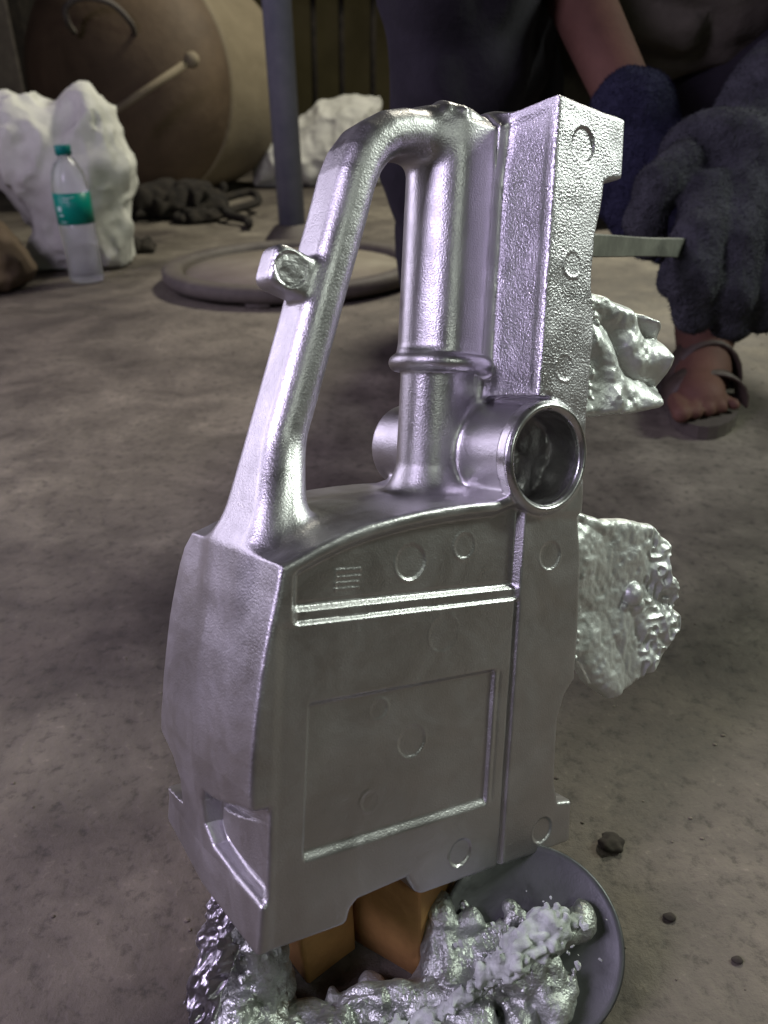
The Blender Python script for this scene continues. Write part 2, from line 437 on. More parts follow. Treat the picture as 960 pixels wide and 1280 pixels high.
def bevel_box(name, size, m, parent=None, bev=0.002, seg=2, jitter=0):
    bm = bmesh.new(); bmesh.ops.create_cube(bm, size=1)
    for v in bm.verts: v.co = Vector((v.co.x * size[0], v.co.y * size[1], v.co.z * size[2]))
    bmesh.ops.bevel(bm, geom=bm.edges[:], offset=bev, segments=seg, affect='EDGES', profile=0.5)
    if jitter:
        bmesh.ops.subdivide_edges(bm, edges=bm.edges[:], cuts=3, use_grid_fill=True)
        for v in bm.verts: v.co += Vector([mnoise.noise(v.co * 60 + Vector((k * 9, 0, 0))) for k in range(3)]) * jitter
    return from_bm(name, bm, m, parent)

# ---------------------------------------------------------------- more materials
def rough_mat(name, c1, c2, scale=12, rough=0.85, bstr=0.3, bdist=0.004, bscale=60, c3=None, spec=0.3):
    m, nt, b = new_mat(name); v = objvec(nt)
    st = [(0.3, c1), (0.7, c2)] + ([(0.85, c3)] if c3 else [])
    nt.links.new(ramp(nt, noise_tex(nt, scale, 7, 0.65, 0.3, v), st), b.inputs['Base Color'])
    b.inputs['Roughness'].default_value = rough; b.inputs['Specular IOR Level'].default_value = spec
    bump(nt, b, noise_tex(nt, bscale, 5, 0.65, 0, v), bstr, bdist)
    return m
M['rust'] = rough_mat('rusty_steel', (0.055, 0.036, 0.022), (0.13, 0.090, 0.055), 3, 0.7, 0.3, 0.01, 20)
M['rust_pale'] = rough_mat('dusty_steel', (0.13, 0.105, 0.068), (0.23, 0.19, 0.13), 3, 0.8, 0.3, 0.01, 20)
M['sack'] = rough_mat('white_woven_plastic', (0.36, 0.355, 0.32), (0.55, 0.54, 0.50), 9, 0.6, 0.4, 0.006, 30)
M['jute'] = rough_mat('brown_sacking', (0.10, 0.07, 0.045), (0.17, 0.125, 0.085), 10, 0.9, 0.5, 0.006, 60)
M['pole'] = rough_mat('blue_grey_paint', (0.10, 0.105, 0.14), (0.15, 0.15, 0.19), 14, 0.5, 0.15, 0.002, 60)
M['iron'] = rough_mat('dark_cast_iron', (0.06, 0.05, 0.045), (0.11, 0.095, 0.08), 20, 0.7, 0.4, 0.003, 90)
M['soot'] = rough_mat('sooty_rag', (0.006, 0.005, 0.005), (0.03, 0.024, 0.018), 20, 0.95, 0.5, 0.006, 40)
M['wood'] = rough_mat('orange_wood', (0.30, 0.155, 0.055), (0.48, 0.27, 0.095), 30, 0.75, 0.4, 0.001, 240)
M['ash'] = rough_mat('pale_ash', (0.32, 0.34, 0.32), (0.68, 0.72, 0.68), 130, 0.8, 0.6, 0.002, 300)
M['trousers'] = rough_mat('dark_trousers', (0.008, 0.007, 0.010), (0.018, 0.015, 0.022), 14, 0.95, 0.5, 0.006, 30)
M['shirt'] = rough_mat('olive_shirt', (0.050, 0.044, 0.034), (0.085, 0.075, 0.058), 10, 0.95, 0.5, 0.01, 14)
M['skin'] = rough_mat('brown_skin', (0.070, 0.033, 0.024), (0.11, 0.052, 0.038), 8, 0.7, 0.4, 0.002, 120, spec=0.2)
M['glove'] = rough_mat('slate_knit_glove', (0.024, 0.024, 0.029), (0.066, 0.066, 0.077), 40, 1.0, 1.0, 0.006, 190, spec=0.1)
M['glove_dark'] = rough_mat('navy_knit_glove', (0.014, 0.014, 0.030), (0.034, 0.034, 0.062), 40, 1.0, 1.0, 0.005, 190, spec=0.1)
M['leather'] = rough_mat('brown_sandal', (0.03, 0.02, 0.016), (0.07, 0.05, 0.04), 20, 0.6, 0.3, 0.002, 90)
M['sole'] = rough_mat('sandal_sole', (0.045, 0.036, 0.030), (0.085, 0.07, 0.06), 20, 0.8, 0.3, 0.002, 90)
M['hair'] = rough_mat('black_hair', (0.008, 0.007, 0.006), (0.02, 0.017, 0.014), 60, 0.6, 0.5, 0.004, 150)
M['bar'] = rough_mat('worn_steel_bar', (0.10, 0.10, 0.09), (0.24, 0.24, 0.21), 30, 0.5, 0.4, 0.001, 200); 
M['pebble'] = rough_mat('dark_pebble', (0.02, 0.016, 0.014), (0.06, 0.05, 0.04), 60, 0.9, 0.3, 0.001, 200)
M['crust'] = metal('dross_metal', (0.60, 0.63, 0.60), (0.30, 0.65), 0.8, 420, 0.0014, (0.22, 0.23, 0.20), metallic=0.85)
M['crumple'] = metal('crumpled_foil', (0.68, 0.66, 0.70), (0.22, 0.42), 0.4, 500, 0.0006, (0.4, 0.39, 0.41))
M['disc'] = metal('smooth_slug_face', (0.14, 0.142, 0.145), (0.40, 0.55), 0.15)
M['wall'] = rough_mat('olive_brown_wall', (0.07, 0.058, 0.028), (0.13, 0.11, 0.055), 2, 0.95, 0.3, 0.01, 10)
def plastic(name, col, trans, rough):
    m, nt, b = new_mat(name); b.inputs['Base Color'].default_value = (*col, 1)
    b.inputs['Transmission Weight'].default_value = trans; b.inputs['Roughness'].default_value = rough; b.inputs['IOR'].default_value = 1.33
    return m
M['bottle'] = plastic('frosted_clear_plastic', (0.90, 0.93, 0.92), 0.85, 0.2)
M['cap'] = plastic('teal_cap_plastic', (0.0, 0.17, 0.15), 0, 0.4)
M['label'] = plastic('teal_label_film', (0.0, 0.22, 0.16), 0, 0.35)
M['print'] = plastic('white_print', (0.45, 0.62, 0.58), 0, 0.5)

# ---------------------------------------------------------------- floor: worn, stained concrete
def floor_mat():
    m, nt, b = new_mat('stained_concrete')
    tc = nt.nodes.new('ShaderNodeTexCoord'); v = tc.outputs['Object']
    big = noise_tex(nt, 1.7, 6, 0.6, 0.6, v); mid = noise_tex(nt, 9, 8, 0.68, 0.5, v); fine = noise_tex(nt, 95, 6, 0.7, 0, v)
    c1 = ramp(nt, mid, [(0.30, (0.072, 0.062, 0.053)), (0.5, (0.135, 0.120, 0.101)), (0.70, (0.215, 0.193, 0.160))])
    c2 = ramp(nt, big, [(0.38, (0.48, 0.44, 0.44)), (0.62, (1.15, 1.12, 1.06))])
    mx = nd(nt, 'ShaderNodeMixRGB', blend_type='MULTIPLY'); mx.inputs[0].default_value = 1
    nt.links.new(c1, mx.inputs[1]); nt.links.new(c2, mx.inputs[2])
    c3 = ramp(nt, fine, [(0.34, g(0.35)), (0.47, g(0.95)), (0.60, g(1.0)), (0.72, g(1.7))])
    mx2 = nd(nt, 'ShaderNodeMixRGB', blend_type='MULTIPLY'); mx2.inputs[0].default_value = 0.75
    nt.links.new(mx.outputs[0], mx2.inputs[1]); nt.links.new(c3, mx2.inputs[2])
    # far floor painted paler, standing in for lamplight deeper in the workshop
    sep = nt.nodes.new('ShaderNodeSeparateXYZ'); nt.links.new(v, sep.inputs[0])
    ad = nd(nt, 'ShaderNodeMath', operation='MULTIPLY_ADD'); nt.links.new(big, ad.inputs[0]); ad.inputs[1].default_value = 1.2; nt.links.new(sep.outputs[1], ad.inputs[2])
    f = nd(nt, 'ShaderNodeMapRange'); nt.links.new(ad.outputs[0], f.inputs[0]); f.inputs[1].default_value = 1.9; f.inputs[2].default_value = 2.7
    mx3 = nd(nt, 'ShaderNodeMixRGB'); nt.links.new(f.outputs[0], mx3.inputs[0]); nt.links.new(mx2.outputs[0], mx3.inputs[1])
    c4 = ramp(nt, mid, [(0.3, (0.38, 0.35, 0.25)), (0.7, (0.50, 0.465, 0.35))]); nt.links.new(c4, mx3.inputs[2])
    nt.links.new(mx3.outputs[0], b.inputs['Base Color'])
    nt.links.new(ramp(nt, mid, [(0.3, g(0.55)), (0.7, g(0.85))]), b.inputs['Roughness']); b.inputs['Specular IOR Level'].default_value = 0.35
    p = bump(nt, b, fine, 0.5, 0.0035)
    bump(nt, b, mid, 0.3, 0.006, p)
    return m
bm = bmesh.new(); bmesh.ops.create_grid(bm, x_segments=4, y_segments=4, size=14)
fl = from_bm('floor', bm, floor_mat(), smooth=False); fl.location = (0, 5, 0); tag(fl, kind='structure')
bm = bmesh.new(); bmesh.ops.create_cube(bm, size=1)
for v in bm.verts: v.co = Vector((v.co.x * 12, v.co.y * 0.2, v.co.z * 3.2 + 1.6))
w = from_bm('back_wall', bm, M['wall'], smooth=False); w.location = (0, 5.9, 0); tag(w, kind='structure')

# ---------------------------------------------------------------- overflow lobes cast on to the right-hand edge (part of the casting)
def lobe(name, outline, y0, y1, seed, pits, foam=None, h=0.8):
    P = np.array(outline, float); lo = P.min(0) - 6; hi = P.max(0) + 6
    ax = np.arange(lo[0], hi[0], h, dtype=np.float32); az = np.arange(lo[1], hi[1], h, dtype=np.float32); ay = np.arange(y0 - 12, y1 + 12, h, dtype=np.float32)
    x = ax[:, None, None]; y = ay[None, :, None]; z = az[None, None, :]
    d2 = poly_sdf(outline, ax[:, None], az[None, :])[:, None, :]
    amp = 1.0 if foam is None else 0.45
    yf = y0 + 6.5 * amp * (1 - 2 * np.abs(vnoise(x + .4 * z, 0, z, 26, seed)[:, :1, :])) - 2.5 + 2.2 * amp * vnoise(x, 0, z, 9, seed + 1)[:, :1, :] + 0.5 * vnoise(x, 0, z, 3, seed + 2)[:, :1, :]
    if foam is not None:
        fm = sstep(foam[0], foam[1], x) ; yf = yf + fm * (3.5 * np.abs(vnoise(x, 0, z, 5.2, seed + 5)[:, :1, :]) - 1.5)
        d2 = d2 + fm * 2.2 * vnoise(x, 0, z, 6.0, seed + 9)[:, :1, :]
    S = smax(smax(d2, yf - y, 6), y - y1 - 2 * vnoise(x, 0, z, 15, seed + 3)[:, :1, :], 6)
    S = S + 0.3 * vnoise(x, y, z, 6, seed + 4)
    for (px, pz, pr) in pits:
        i_ = min(len(ax) - 1, max(0, int((px - ax[0]) / h))); k_ = min(len(az) - 1, max(0, int((pz - az[0]) / h)))
        S = smin(S, np.sqrt((x - px) ** 2 + (y - (yf[i_, 0, k_] + (0.3 if pr < 3 else 1.5))) ** 2 + (z - pz) ** 2) - pr, 0.8)
    for i in range(3):
        for e in (0, -1):
            q = [slice(None)] * 3; q[i] = e; S[tuple(q)] = np.maximum(S[tuple(q)], .4)
    V, F, N = surface_nets(S.astype(np.float32), (ax[0], ay[0], az[0]), h)
    return from_np(name, V * SC / 1000, F, M['lobe'], casting, N)
r_ = random.Random(3)
bub = [(181 + 6 * r_.random() + (3 if i < 25 else 0), 243 + 52 * r_.random() ** (1.6 if i < 30 else 1), 0.8 + 1.3 * r_.random()) for i in range(46)]
lobe('overflow_lobe', [(176, 302), (188, 300), (205, 297), (219, 295), (236, 290), (247, 281), (249, 266), (249, 252), (243, 243), (222, 238), (200, 236), (176, 232)], 4, 17, 21, bub)
lobe('overflow_lobe', [(176, 192), (187, 184), (205, 179), (230, 178), (258, 173), (270, 160), (269, 146), (280, 134), (283, 118), (279, 98), (264, 84), (244, 76), (226, 72), (207, 84), (196, 100), (182, 104), (176, 108)], 6, 16, 40,
     [(238, 134, 7.5), (244, 127, 5), (232, 127, 3.5)] + [(186 + 8 * r_.random(), 100 + 66 * r_.random(), 1.2) for i in range(12)], (240, 262))

# ---------------------------------------------------------------- wooden blocks under the casting
def block(loc, size, yaw, label):
    t = thing('wooden_block', label, 'wooden block', loc, 'wooden blocks under the casting')
    o = bevel_box('block', size, M['wood'], None, 0.0012, 1, 0.0004)
    o.location = (loc[0], loc[1], loc[2] + size[2] / 2); o.rotation_euler.z = yaw; bpy.data.objects.remove(t)
    o.name = 'wooden_block'; o.data.name = 'wooden_block'
    return tag(o, label, 'wooden block', 'wooden blocks under the casting')
def corner_block(corner, w1, w2, h, yaw, label):     # corner nearest the camera; w1 goes left-back, w2 right-back
    a = Vector((-math.cos(yaw), math.sin(yaw))); b = Vector((math.sin(yaw), math.cos(yaw)))
    c = Vector(corner) + a * w1 / 2 + b * w2 / 2
    return block((c.x, c.y, 0.0), (w1, w2, h), -yaw, label)
corner_block((0.0125, 0.2400), 0.040, 0.036, 0.070, R(33), 'larger orange wooden block standing in the notch beneath the casting')
corner_block((-0.0428, 0.2385), 0.022, 0.030, 0.070, R(52), 'smaller yellow wooden block tucked under the lower left of the casting')

# ---------------------------------------------------------------- scrap runner with a round slug, under the right of the casting
run = thing('runner_scrap', 'rough silver casting scrap with a smooth round disc, lying under the casting', 'metal scrap', (0.06, 0.24, 0.0))
nrm = Vector((-0.06, -0.50, 0.86)).normalized(); q = nrm.to_track_quat('Z', 'Y').to_matrix().to_4x4()
bm = bmesh.new(); rr = 0.0435
lathe(bm, [(0, 0.0), (rr * .55, 0.0), (rr * .93, 0.0006), (rr * .975, 0.0016), (rr, 0.0010), (rr * 1.0, -0.002), (rr * .985, -0.010), (rr * .95, -0.0125), (0, -0.0125)], 72, Matrix.Translation((0.005, -0.001, 0.030)) @ q)
from_bm('round_slug', bm, M['disc'], run)
v = Vol((-0.16, -0.10, 0.0), (0.06, 0.06, 0.075), 0.0011)
v.chain([((0.030, 0.002, 0.040), .006), ((0.006, -0.012, 0.036), .011), ((-0.03, -0.028, 0.020), .012), ((-0.07, -0.036, 0.012), .013), ((-0.12, -0.044, 0.010), .015)], .012)
v.cap((0.004, 0.010, 0.036), (-0.03, -0.010, 0.020), .007, .007, .008); v.cap((-0.02, 0.0, 0.010), (-0.09, -0.018, 0.006), .009, .010, .01)
v.cap((0.012, -0.026, 0.014), (-0.05, -0.046, 0.004), .013, .018, .012); v.cap((-0.05, -0.02, 0.004), (-0.13, -0.030, 0.006), .014, .018, .012); v.ell((-.026, .004, .022), (.022, .012, .024), .01); v.cap((-.026, -.004, .018), (.008, -.026, .026), .017, .013, .01); v.ell((-.034, .012, .018), (.014, .014, .026), .01)
v.noise(.017, .0062, 4, True); v.noise(.008, .0020, 6, True); v.noise(.0026, .0007, 7); v.cut_floor(0.001)
v.mesh('runner_bar', M['crust'], run)
# ash and dross crumbs on the runner: too many to count
bm = bmesh.new(); ra = random.Random(11)
for i in range(110):
    t = ra.random() ** 1.3
    p = Vector((0.020, -0.004, 0.050)).lerp(Vector((-0.070, -0.042, 0.024)), t) + Vector((ra.gauss(0, .010), ra.gauss(0, .008), ra.gauss(0, .0015)))
    r = min(.0022, .0004 + ra.expovariate(1 / .0005))
    mt = Matrix.Translation(p) @ Euler([ra.random() * 6 for _ in range(3)]).to_matrix().to_4x4() @ Matrix.Diagonal((r * ra.uniform(.7, 2.0), r, r * ra.uniform(.25, .8), 1))
    bmesh.ops.create_icosphere(bm, subdivisions=1, radius=1, matrix=mt)
for vv in bm.verts: vv.co += Vector([mnoise.noise(vv.co * 500 + Vector((k * 9, 0, 0))) for k in range(3)]) * .0008
tag(from_bm('ash_crumbs', bm, M['ash'], run, smooth=False), kind='stuff')
v = Vol((-0.10, -0.08, 0.0), (0.05, 0.04, 0.075), 0.0009)
v.chain([((.026, .000, .044), .004), ((.010, -.006, .047), .0085), ((-.008, -.016, .041), .0075), ((-.028, -.026, .031), .0045), ((-.06, -.036, .022), .003)], .008)
v.noise(.010, .0042, 84); v.noise(.0042, .0026, 85, True); v.noise(.0019, .0009, 87)
tag(v.mesh('ash_crust', M['ash'], run), 'pale powdery crust along the top of the runner')
# crumpled sheet of flash standing at the left, under the casting's lower corner
bm = bmesh.new(); nu, nv_ = 34, 110; rows = []
path = curve_pts([(-.086, .203, .000), (-.085, .208, .018), (-.083, .214, .036), (-.079, .222, .054), (-.074, .229, .068), (-.071, .233, .078)], 22)
for j in range(nv_):
    c = path[min(j, len(path) - 1)]; tt = j / nv_; wd = .0095 * (1 + .35 * mnoise.noise(Vector((tt * 6, 0, 3)))) * (1 - .55 * max(0, tt - .75) / .25)
    row = []
    for i_ in range(nu):
        u = i_ / (nu - 1) * 2 - 1
        p = c + Vector((u * wd * .78 + .002 * u * u, -u * wd * .62 + .003 * u * u, 0))
        e = 0
        for sc2, am in ((95, .0055), (240, .0026), (620, .0009)):
            e += am * (1 - 2 * abs(mnoise.noise(Vector((p.x * sc2, p.y * sc2, p.z * sc2 * .5)))))
        p += Vector((-.62 * e, -.78 * e, .3 * e)); row.append(bm.verts.new(p))
    rows.append(row)
for a, b in zip(rows[:-1], rows[1:]):
    for k in range(nu - 1): bm.faces.new([a[k], a[k + 1], b[k + 1], b[k]])
ge = bmesh.ops.solidify(bm, geom=bm.faces[:], thickness=.0012)
fo = from_bm('crumpled_flash', bm, M['crumple']); tag(fo, 'thin crumpled silver flash standing upright below the lower left corner of the casting', 'metal scrap')
# dross lumps between flash and blocks
v = Vol((-0.085, 0.17, 0.0), (-0.005, 0.262, 0.075), 0.0011)
v.ell((-.064, .230, .022), (.018, .016, .036), .012); v.ell((-.052, .206, .008), (.022, .014, .016), .01); v.ell((-.070, .208, .010), (.014, .016, .030), .01)
v.noise(.013, .0055, 24); v.noise(.006, .0022, 25, True); v.noise(.0025, .0006, 27); v.cut_floor(0.001)
dr = v.mesh('dross_lump', M['crust']); tag(dr, 'knobbly grey green lump of dross in front of the smaller wooden block', 'metal scrap')

# ---------------------------------------------------------------- pebbles and chips
ra = random.Random(2)
names = [((0.127, 0.316), .0058, 'largest dark pebble on the floor, just right of the round disc'), ((0.145, 0.270), .0026, 'small round black pebble on the floor right of the disc'),
         ((0.171, 0.246), .0022, 'tiny dark pebble nearest the right edge of the photo')]
for (xy, r, lb) in names:
    bm = bmesh.new(); bmesh.ops.create_icosphere(bm, subdivisions=3, radius=r, matrix=Matrix.Diagonal((1.3, 1, .6, 1)))
    for vv in bm.verts: vv.co += vv.co.normalized() * mnoise.noise(vv.co * 260) * r * .5
    o = from_bm('pebble', bm, M['pebble']); o.location = (*xy, r * .45); tag(o, lb, 'pebble', 'dark pebbles on the floor right of the disc')
bm = bmesh.new()
for i in range(700):
    x = ra.uniform(-.7, .8); y = .16 + 1.5 * ra.random() ** 1.5; r = ra.uniform(.0003, .0010) * (1 + .7 * y)
    bmesh.ops.create_icosphere(bm, subdivisions=1, radius=r, matrix=Matrix.Translation((x, y, r * .2)) @ Matrix.Diagonal((ra.uniform(.8, 1.8), 1, .5, 1)))
tag(from_bm('floor_grit', bm, rough_mat('grit', (0.05, .04, .035), (0.22, .19, .15), 8, .9)), kind='stuff')

# ---------------------------------------------------------------- water bottle
t = thing('water_bottle', 'clear plastic water bottle with teal cap and label, in front of the white sack', 'bottle', (-0.682, 1.918, 0))
sc_ = 1.0
bm = bmesh.new()
lathe(bm, [(0, .006), (.026, .0), (.036, .004), (.039, .012), (.038, .040), (.0375, .07), (.039, .10), (.040, .12), (.040, .128), (.0385, .130), (.0385, .198), (.040, .200), (.039, .215), (.034, .238), (.025, .256), (.016, .266), (.0135, .270), (.0135, .284), (0, .284)], 40)
from_bm('bottle_shell', bm, M['bottle'], t)
bm = bmesh.new(); lathe(bm, [(.0136, .272), (.0172, .272), (.0172, .290), (.0160, .292), (0, .292)], 32); from_bm('cap', bm, M['cap'], t)
bm = bmesh.new(); lathe(bm, [(.0392, .131), (.0400, .1312), (.0400, .1968), (.0392, .197)], 48); lab = from_bm('label_band', bm, M['label'], t)
bm = bmesh.new()
for (a0, a1, z0, z1) in [(-100, -78, .186, .1885), (-100, -86, .180, .182), (-128, -112, .160, .170), (-124, -108, .150, .153), (-122, -100, .137, .1385), (-76, -64, .188, .190)]:
    n = 5; vs = [[bm.verts.new((.0404 * math.cos(R(a0 + (a1 - a0) * i / n)), .0404 * math.sin(R(a0 + (a1 - a0) * i / n)), z)) for i in range(n + 1)] for z in (z0, z1)]
    for i in range(n): bm.faces.new([vs[0][i], vs[0][i + 1], vs[1][i + 1], vs[1][i]])
tag(from_bm('label_print', bm, M['print'], lab), kind='stuff')

# ---------------------------------------------------------------- sacks
def sack(name, pts, centre, depth, yaw, m, label, cat, seed, fold=0.03, h=0.006, group=None):
    # pts: outline (x along the ground, z up) in metres; extruded with a rounded, folded surface
    P = np.array(pts); v = Vol((P[:, 0].min() - .06, -depth - .06, 0.0), (P[:, 0].max() + .06, depth + .06, P[:, 1].max() + .06), h)
    d2 = poly_sdf(pts, v.ax[0][:, None], v.ax[2][None, :])[:, None, :]
    y = v.ax[1][None, :, None]
    x = v.ax[0][:, None, None]; z = v.ax[2][None, None, :]
    v.S = smax(d2 + 0 * y, np.abs(y) - depth * (1 - .45 * z / P[:, 1].max()), depth * .9)
    r = 1 - 2 * np.abs(vnoise(x * 1000 + 450 * z, y * 1000, z * 500 - 300 * x, 150, seed)); v.S = v.S - fold * (r - .4) * .30
    r = 1 - 2 * np.abs(vnoise(x * 900 - 500 * z, y * 1000, z * 450 + 350 * x, 62, seed + 7)); v.S = v.S - fold * r * .28
    v.noise(.040, -fold * .16, seed + 2, True); v.noise(.019, -fold * .03, seed + 3, True); v.cut_floor(.004)
    o = v.mesh(name, m); o.location = centre; o.rotation_euler.z = yaw
    return tag(o, label, cat, group)
sack('white_sack', [(-.20, 0), (-.17, .10), (-.235, .21), (-.24, .27), (-.29, .335), (-.17, .40), (-.06, .385), (.015, .41), (.07, .36), (.075, .28), (.095, .23), (.07, .15), (.05, 0)], (-.70, 2.17, 0), .16, R(8), M['sack'],
     'crumpled white plastic sack standing behind the water bottle', 'sack', 31, .034)
sack('brown_sack', [(-.35, 0), (-.35, .30), (-.22, .36), (-.10, .30), (-.04, .20), (.03, .10), (.05, .03), (.03, 0)], (-.85, 1.87, 0), .15, R(0), M['jute'],
     'brown sacking bundle at the left edge of the photo, left of the bottle', 'sack', 51, .018)
sack('white_sack', [(-.25, 0), (-.24, .15), (-.22, .25), (-.05, .26), (.05, .33), (.20, .36), (.33, .36), (.33, 0)], (-.30, 3.95, 0), .20, R(0), M['sack'],
     'crumpled white sack lying far back behind the blue grey pole', 'sack', 61, .03, .008)

# ---------------------------------------------------------------- steel drum lying on its side
dr = thing('steel_drum', 'large rusty brown domed drum lying on its side behind the white sack', 'drum', (-1.00, 3.36, 0))
axis = Vector((-0.38, -0.925, 0.0)).normalized(); Q = Matrix.Translation((0, 0, .425)) @ axis.to_track_quat('Z', 'Y').to_matrix().to_4x4()
bm = bmesh.new()
lathe(bm, [(0, .135), (.08, .132), (.17, .115), (.26, .078), (.34, .022), (.39, -.04), (.418, -.10), (.425, -.16), (.425, -.19)], 64, Q)
from_bm('domed_end', bm, M['rust'], dr)
bm = bmesh.new(); lathe(bm, [(.425, -.19), (.432, -.195), (.432, -.225), (.424, -.235), (.424, -.60), (.38, -.74), (.27, -.86), (0, -.90)], 64, Q)
from_bm('drum_barrel', bm, M['rust_pale'], dr)
bm = bmesh.new()
lp = [Vector((-.90 + 1.0 + a, 0, c)) for a, c in []]
hp = curve_pts([(-.02, -.17, .575), (-.01, -.25, .60), (.0, -.27, .64), (.06, -.27, .665), (.14, -.25, .65), (.185, -.21, .60), (.18, -.14, .56)], 8)
tube(bm, hp, .010, 10); from_bm('lifting_handle', bm, M['iron'], dr)
bm = bmesh.new(); bmesh.ops.create_cube(bm, size=1, matrix=Matrix.Translation((.27, .22, .80)) @ Euler((0.3, .55, -.35)).to_matrix().to_4x4() @ Matrix.Diagonal((.09, .30, .06, 1)))
bmesh.ops.bevel(bm, geom=bm.edges[:], offset=.012, segments=2, affect='EDGES'); from_bm('hatch_flange', bm, M['iron'], dr)
bm = bmesh.new(); tube(bm, [(-.845, 2.90, .335), (-.60, 3.02, .478)], .0125, 12)
bmesh.ops.create_icosphere(bm, subdivisions=2, radius=.026, matrix=Matrix.Translation((-.597, 3.022, .48)))
rod = from_bm('iron_rod', bm, M['rust_pale']); tag(rod, 'thin rusty iron rod with a rounded end leaning in front of the drum', 'rod')

# ---------------------------------------------------------------- pole and ring
t = thing('steel_pole', 'thick blue grey steel pole standing behind the flat iron ring', 'pole', (-.232, 2.29, 0))
bm = bmesh.new(); lathe(bm, [(0, .02), (.036, .02), (.036, 2.6), (0, 2.6)], 28); from_bm('pole_shaft', bm, M['pole'], t)
bm = bmesh.new(); lathe(bm, [(0, 0), (.085, 0), (.086, .012), (.070, .035), (.050, .060), (.037, .066)], 32); from_bm('base_collar', bm, M['iron'], t)
t = thing('iron_ring_plate', 'wide flat dark iron ring lying on the floor in front of the pole', 'ring', (-.195, 1.90, 0))
bm = bmesh.new()
lathe(bm, [(.252, .012), (.292, .010), (.297, .020), (.297, .036), (.286, .042), (.262, .042), (.252, .034), (.252, .012)], 72); from_bm('ring_rim', bm, M['iron'], t)
bm = bmesh.new(); lathe(bm, [(0, .016), (.251, .016), (.251, .026), (0, .030)], 72); from_bm('base_plate', bm, rough_mat('dusty_plate', (.15, .125, .10), (.24, .21, .17), 9, .85), t)
for a in (20, 140, 260):
    bm = bmesh.new(); bmesh.ops.create_cube(bm, size=1, matrix=Matrix.Translation((.275 * math.cos(R(a)), .275 * math.sin(R(a)), .0055)) @ Matrix.Rotation(R(a), 4, 'Z') @ Matrix.Diagonal((.03, .05, .0109, 1)))
    from_bm('foot_pad', bm, M['iron'], t)

# ---------------------------------------------------------------- clutter by the drum
bm = bmesh.new(); tube(bm, curve_pts([(-.66, 2.95, .03), (-.55, 3.02, .05), (-.46, 3.12, .06), (-.42, 3.0, .04), (-.50, 2.82, .03), (-.42, 2.72, .02), (-.40, 2.62, .02)], 8), .014, 10)
tag(from_bm('rubber_hose', bm, M['soot']), 'dark looped hose lying on the floor right of the drum', 'hose')
def rag(loc, r, seed, label):
    v = Vol((-r[0] * 1.6, -r[1] * 1.6, 0), (r[0] * 1.6, r[1] * 1.6, r[2] * 2.2), max(r) / 26)
    v.ell((0, 0, r[2] * .5), r, .01); v.noise(max(r) * .35, r[2] * .35, seed, True); v.noise(max(r) * .15, r[2] * .15, seed + 1); v.cut_floor(.002)
    o = v.mesh('dark_rag', M['soot']); o.location = loc; tag(o, label, 'rag', 'dark rags on the floor in front of the drum')
rag((-.60, 2.84, 0), (.09, .07, .03), 71, 'sooty black rag heaped below the drum, the one nearest the ring')
rag((-.68, 2.30, 0), (.075, .05, .025), 75, 'small dark rag on the pale floor just right of the water bottle')
rag((-.72, 3.00, 0), (.20, .14, .09), 78, 'largest black heap, standing in for the shadow under the drum')  # dark heap in place of the shadow beneath the drum
# dark trestle against the wall
t = thing('metal_trestle', 'dark metal trestle with thin upright legs standing far back behind the pole', 'trestle', (-.20, 4.7, 0))
for i, x in enumerate((-.30, -.12, .02, .18)):
    bm = bmesh.new(); tube(bm, [(x, 0, 0), (x + .03, 0, .95)], .016, 8); from_bm('leg', bm, M['soot'], t)
bm = bmesh.new(); bmesh.ops.create_cube(bm, size=1, matrix=Matrix.Translation((-.05, 0, .97)) @ Matrix.Diagonal((.75, .35, .04, 1))); from_bm('top', bm, M['soot'], t)
t = thing('steel_cabinet', 'dark metal cabinet in the far upper left corner behind the drum', 'cabinet', (-2.25, 4.6, 0))
o = bevel_box('cabinet_body', (1.3, .6, 1.5), M['soot'], t, .01); o.location.z = .75
o = bevel_box('cabinet_door', (1.2, .03, 1.4), M['iron'], t, .006); o.location = (0, -.318, .75)
# ================================================================ THE PERSON squatting behind the casting
per = thing('person', 'squatting person in olive shirt, dark trousers and knitted gloves, gripping a steel bar', 'person', (0.28, 1.30, 0))
off = Vector((0.28, 1.30, 0))
def rel(o): o.parent = per; o.matrix_parent_inverse = Matrix.Translation(-off); return o
hipL, hipR = (.40, 1.50, .27), (.22, 1.50, .27)
kneeL, kneeR = (.66, 1.08, .46), (.10, 1.10, .52)
ankL, ankR = (.455, 1.10, .085), (.085, 1.12, .085)
shL, shR = (.50, 1.30, .76), (.16, 1.32, .76)
elR, wrR = (.215, 1.20, .56), (.278, .965, .360)
elL, wrL = (.56, 1.08, .55), (.395, .885, .372)
v = Vol((-.06, .80, 0), (.78, 1.66, 1.16), .0048)
for s in ((hipL, kneeL, ankL), (hipR, kneeR, ankR)):
    v.chain([(s[0], .085), (s[1], .058), (s[2], .036)], .02)
v.ell((.31, 1.50, .30), (.15, .12, .13), .05); v.ell((.33, 1.42, .50), (.14, .10, .18), .06); v.ell((.33, 1.33, .69), (.165, .10, .14), .06)
v.cap(shL, shR, .055, .055, .05)
v.chain([(shR, .05), (elR, .041), (wrR, .030)], .02); v.chain([(shL, .05), (elL, .041), (wrL, .030)], .02)
v.cap((.33, 1.28, .80), (.33, 1.24, .92), .055, .052, .03)
v.ell((.33, 1.215, 1.00), (.078, .095, .115), .02); v.ell((.33, 1.165, .945), (.052, .055, .055), .03)
v.ell((.33, 1.112, .985), (.013, .02, .024), .012)
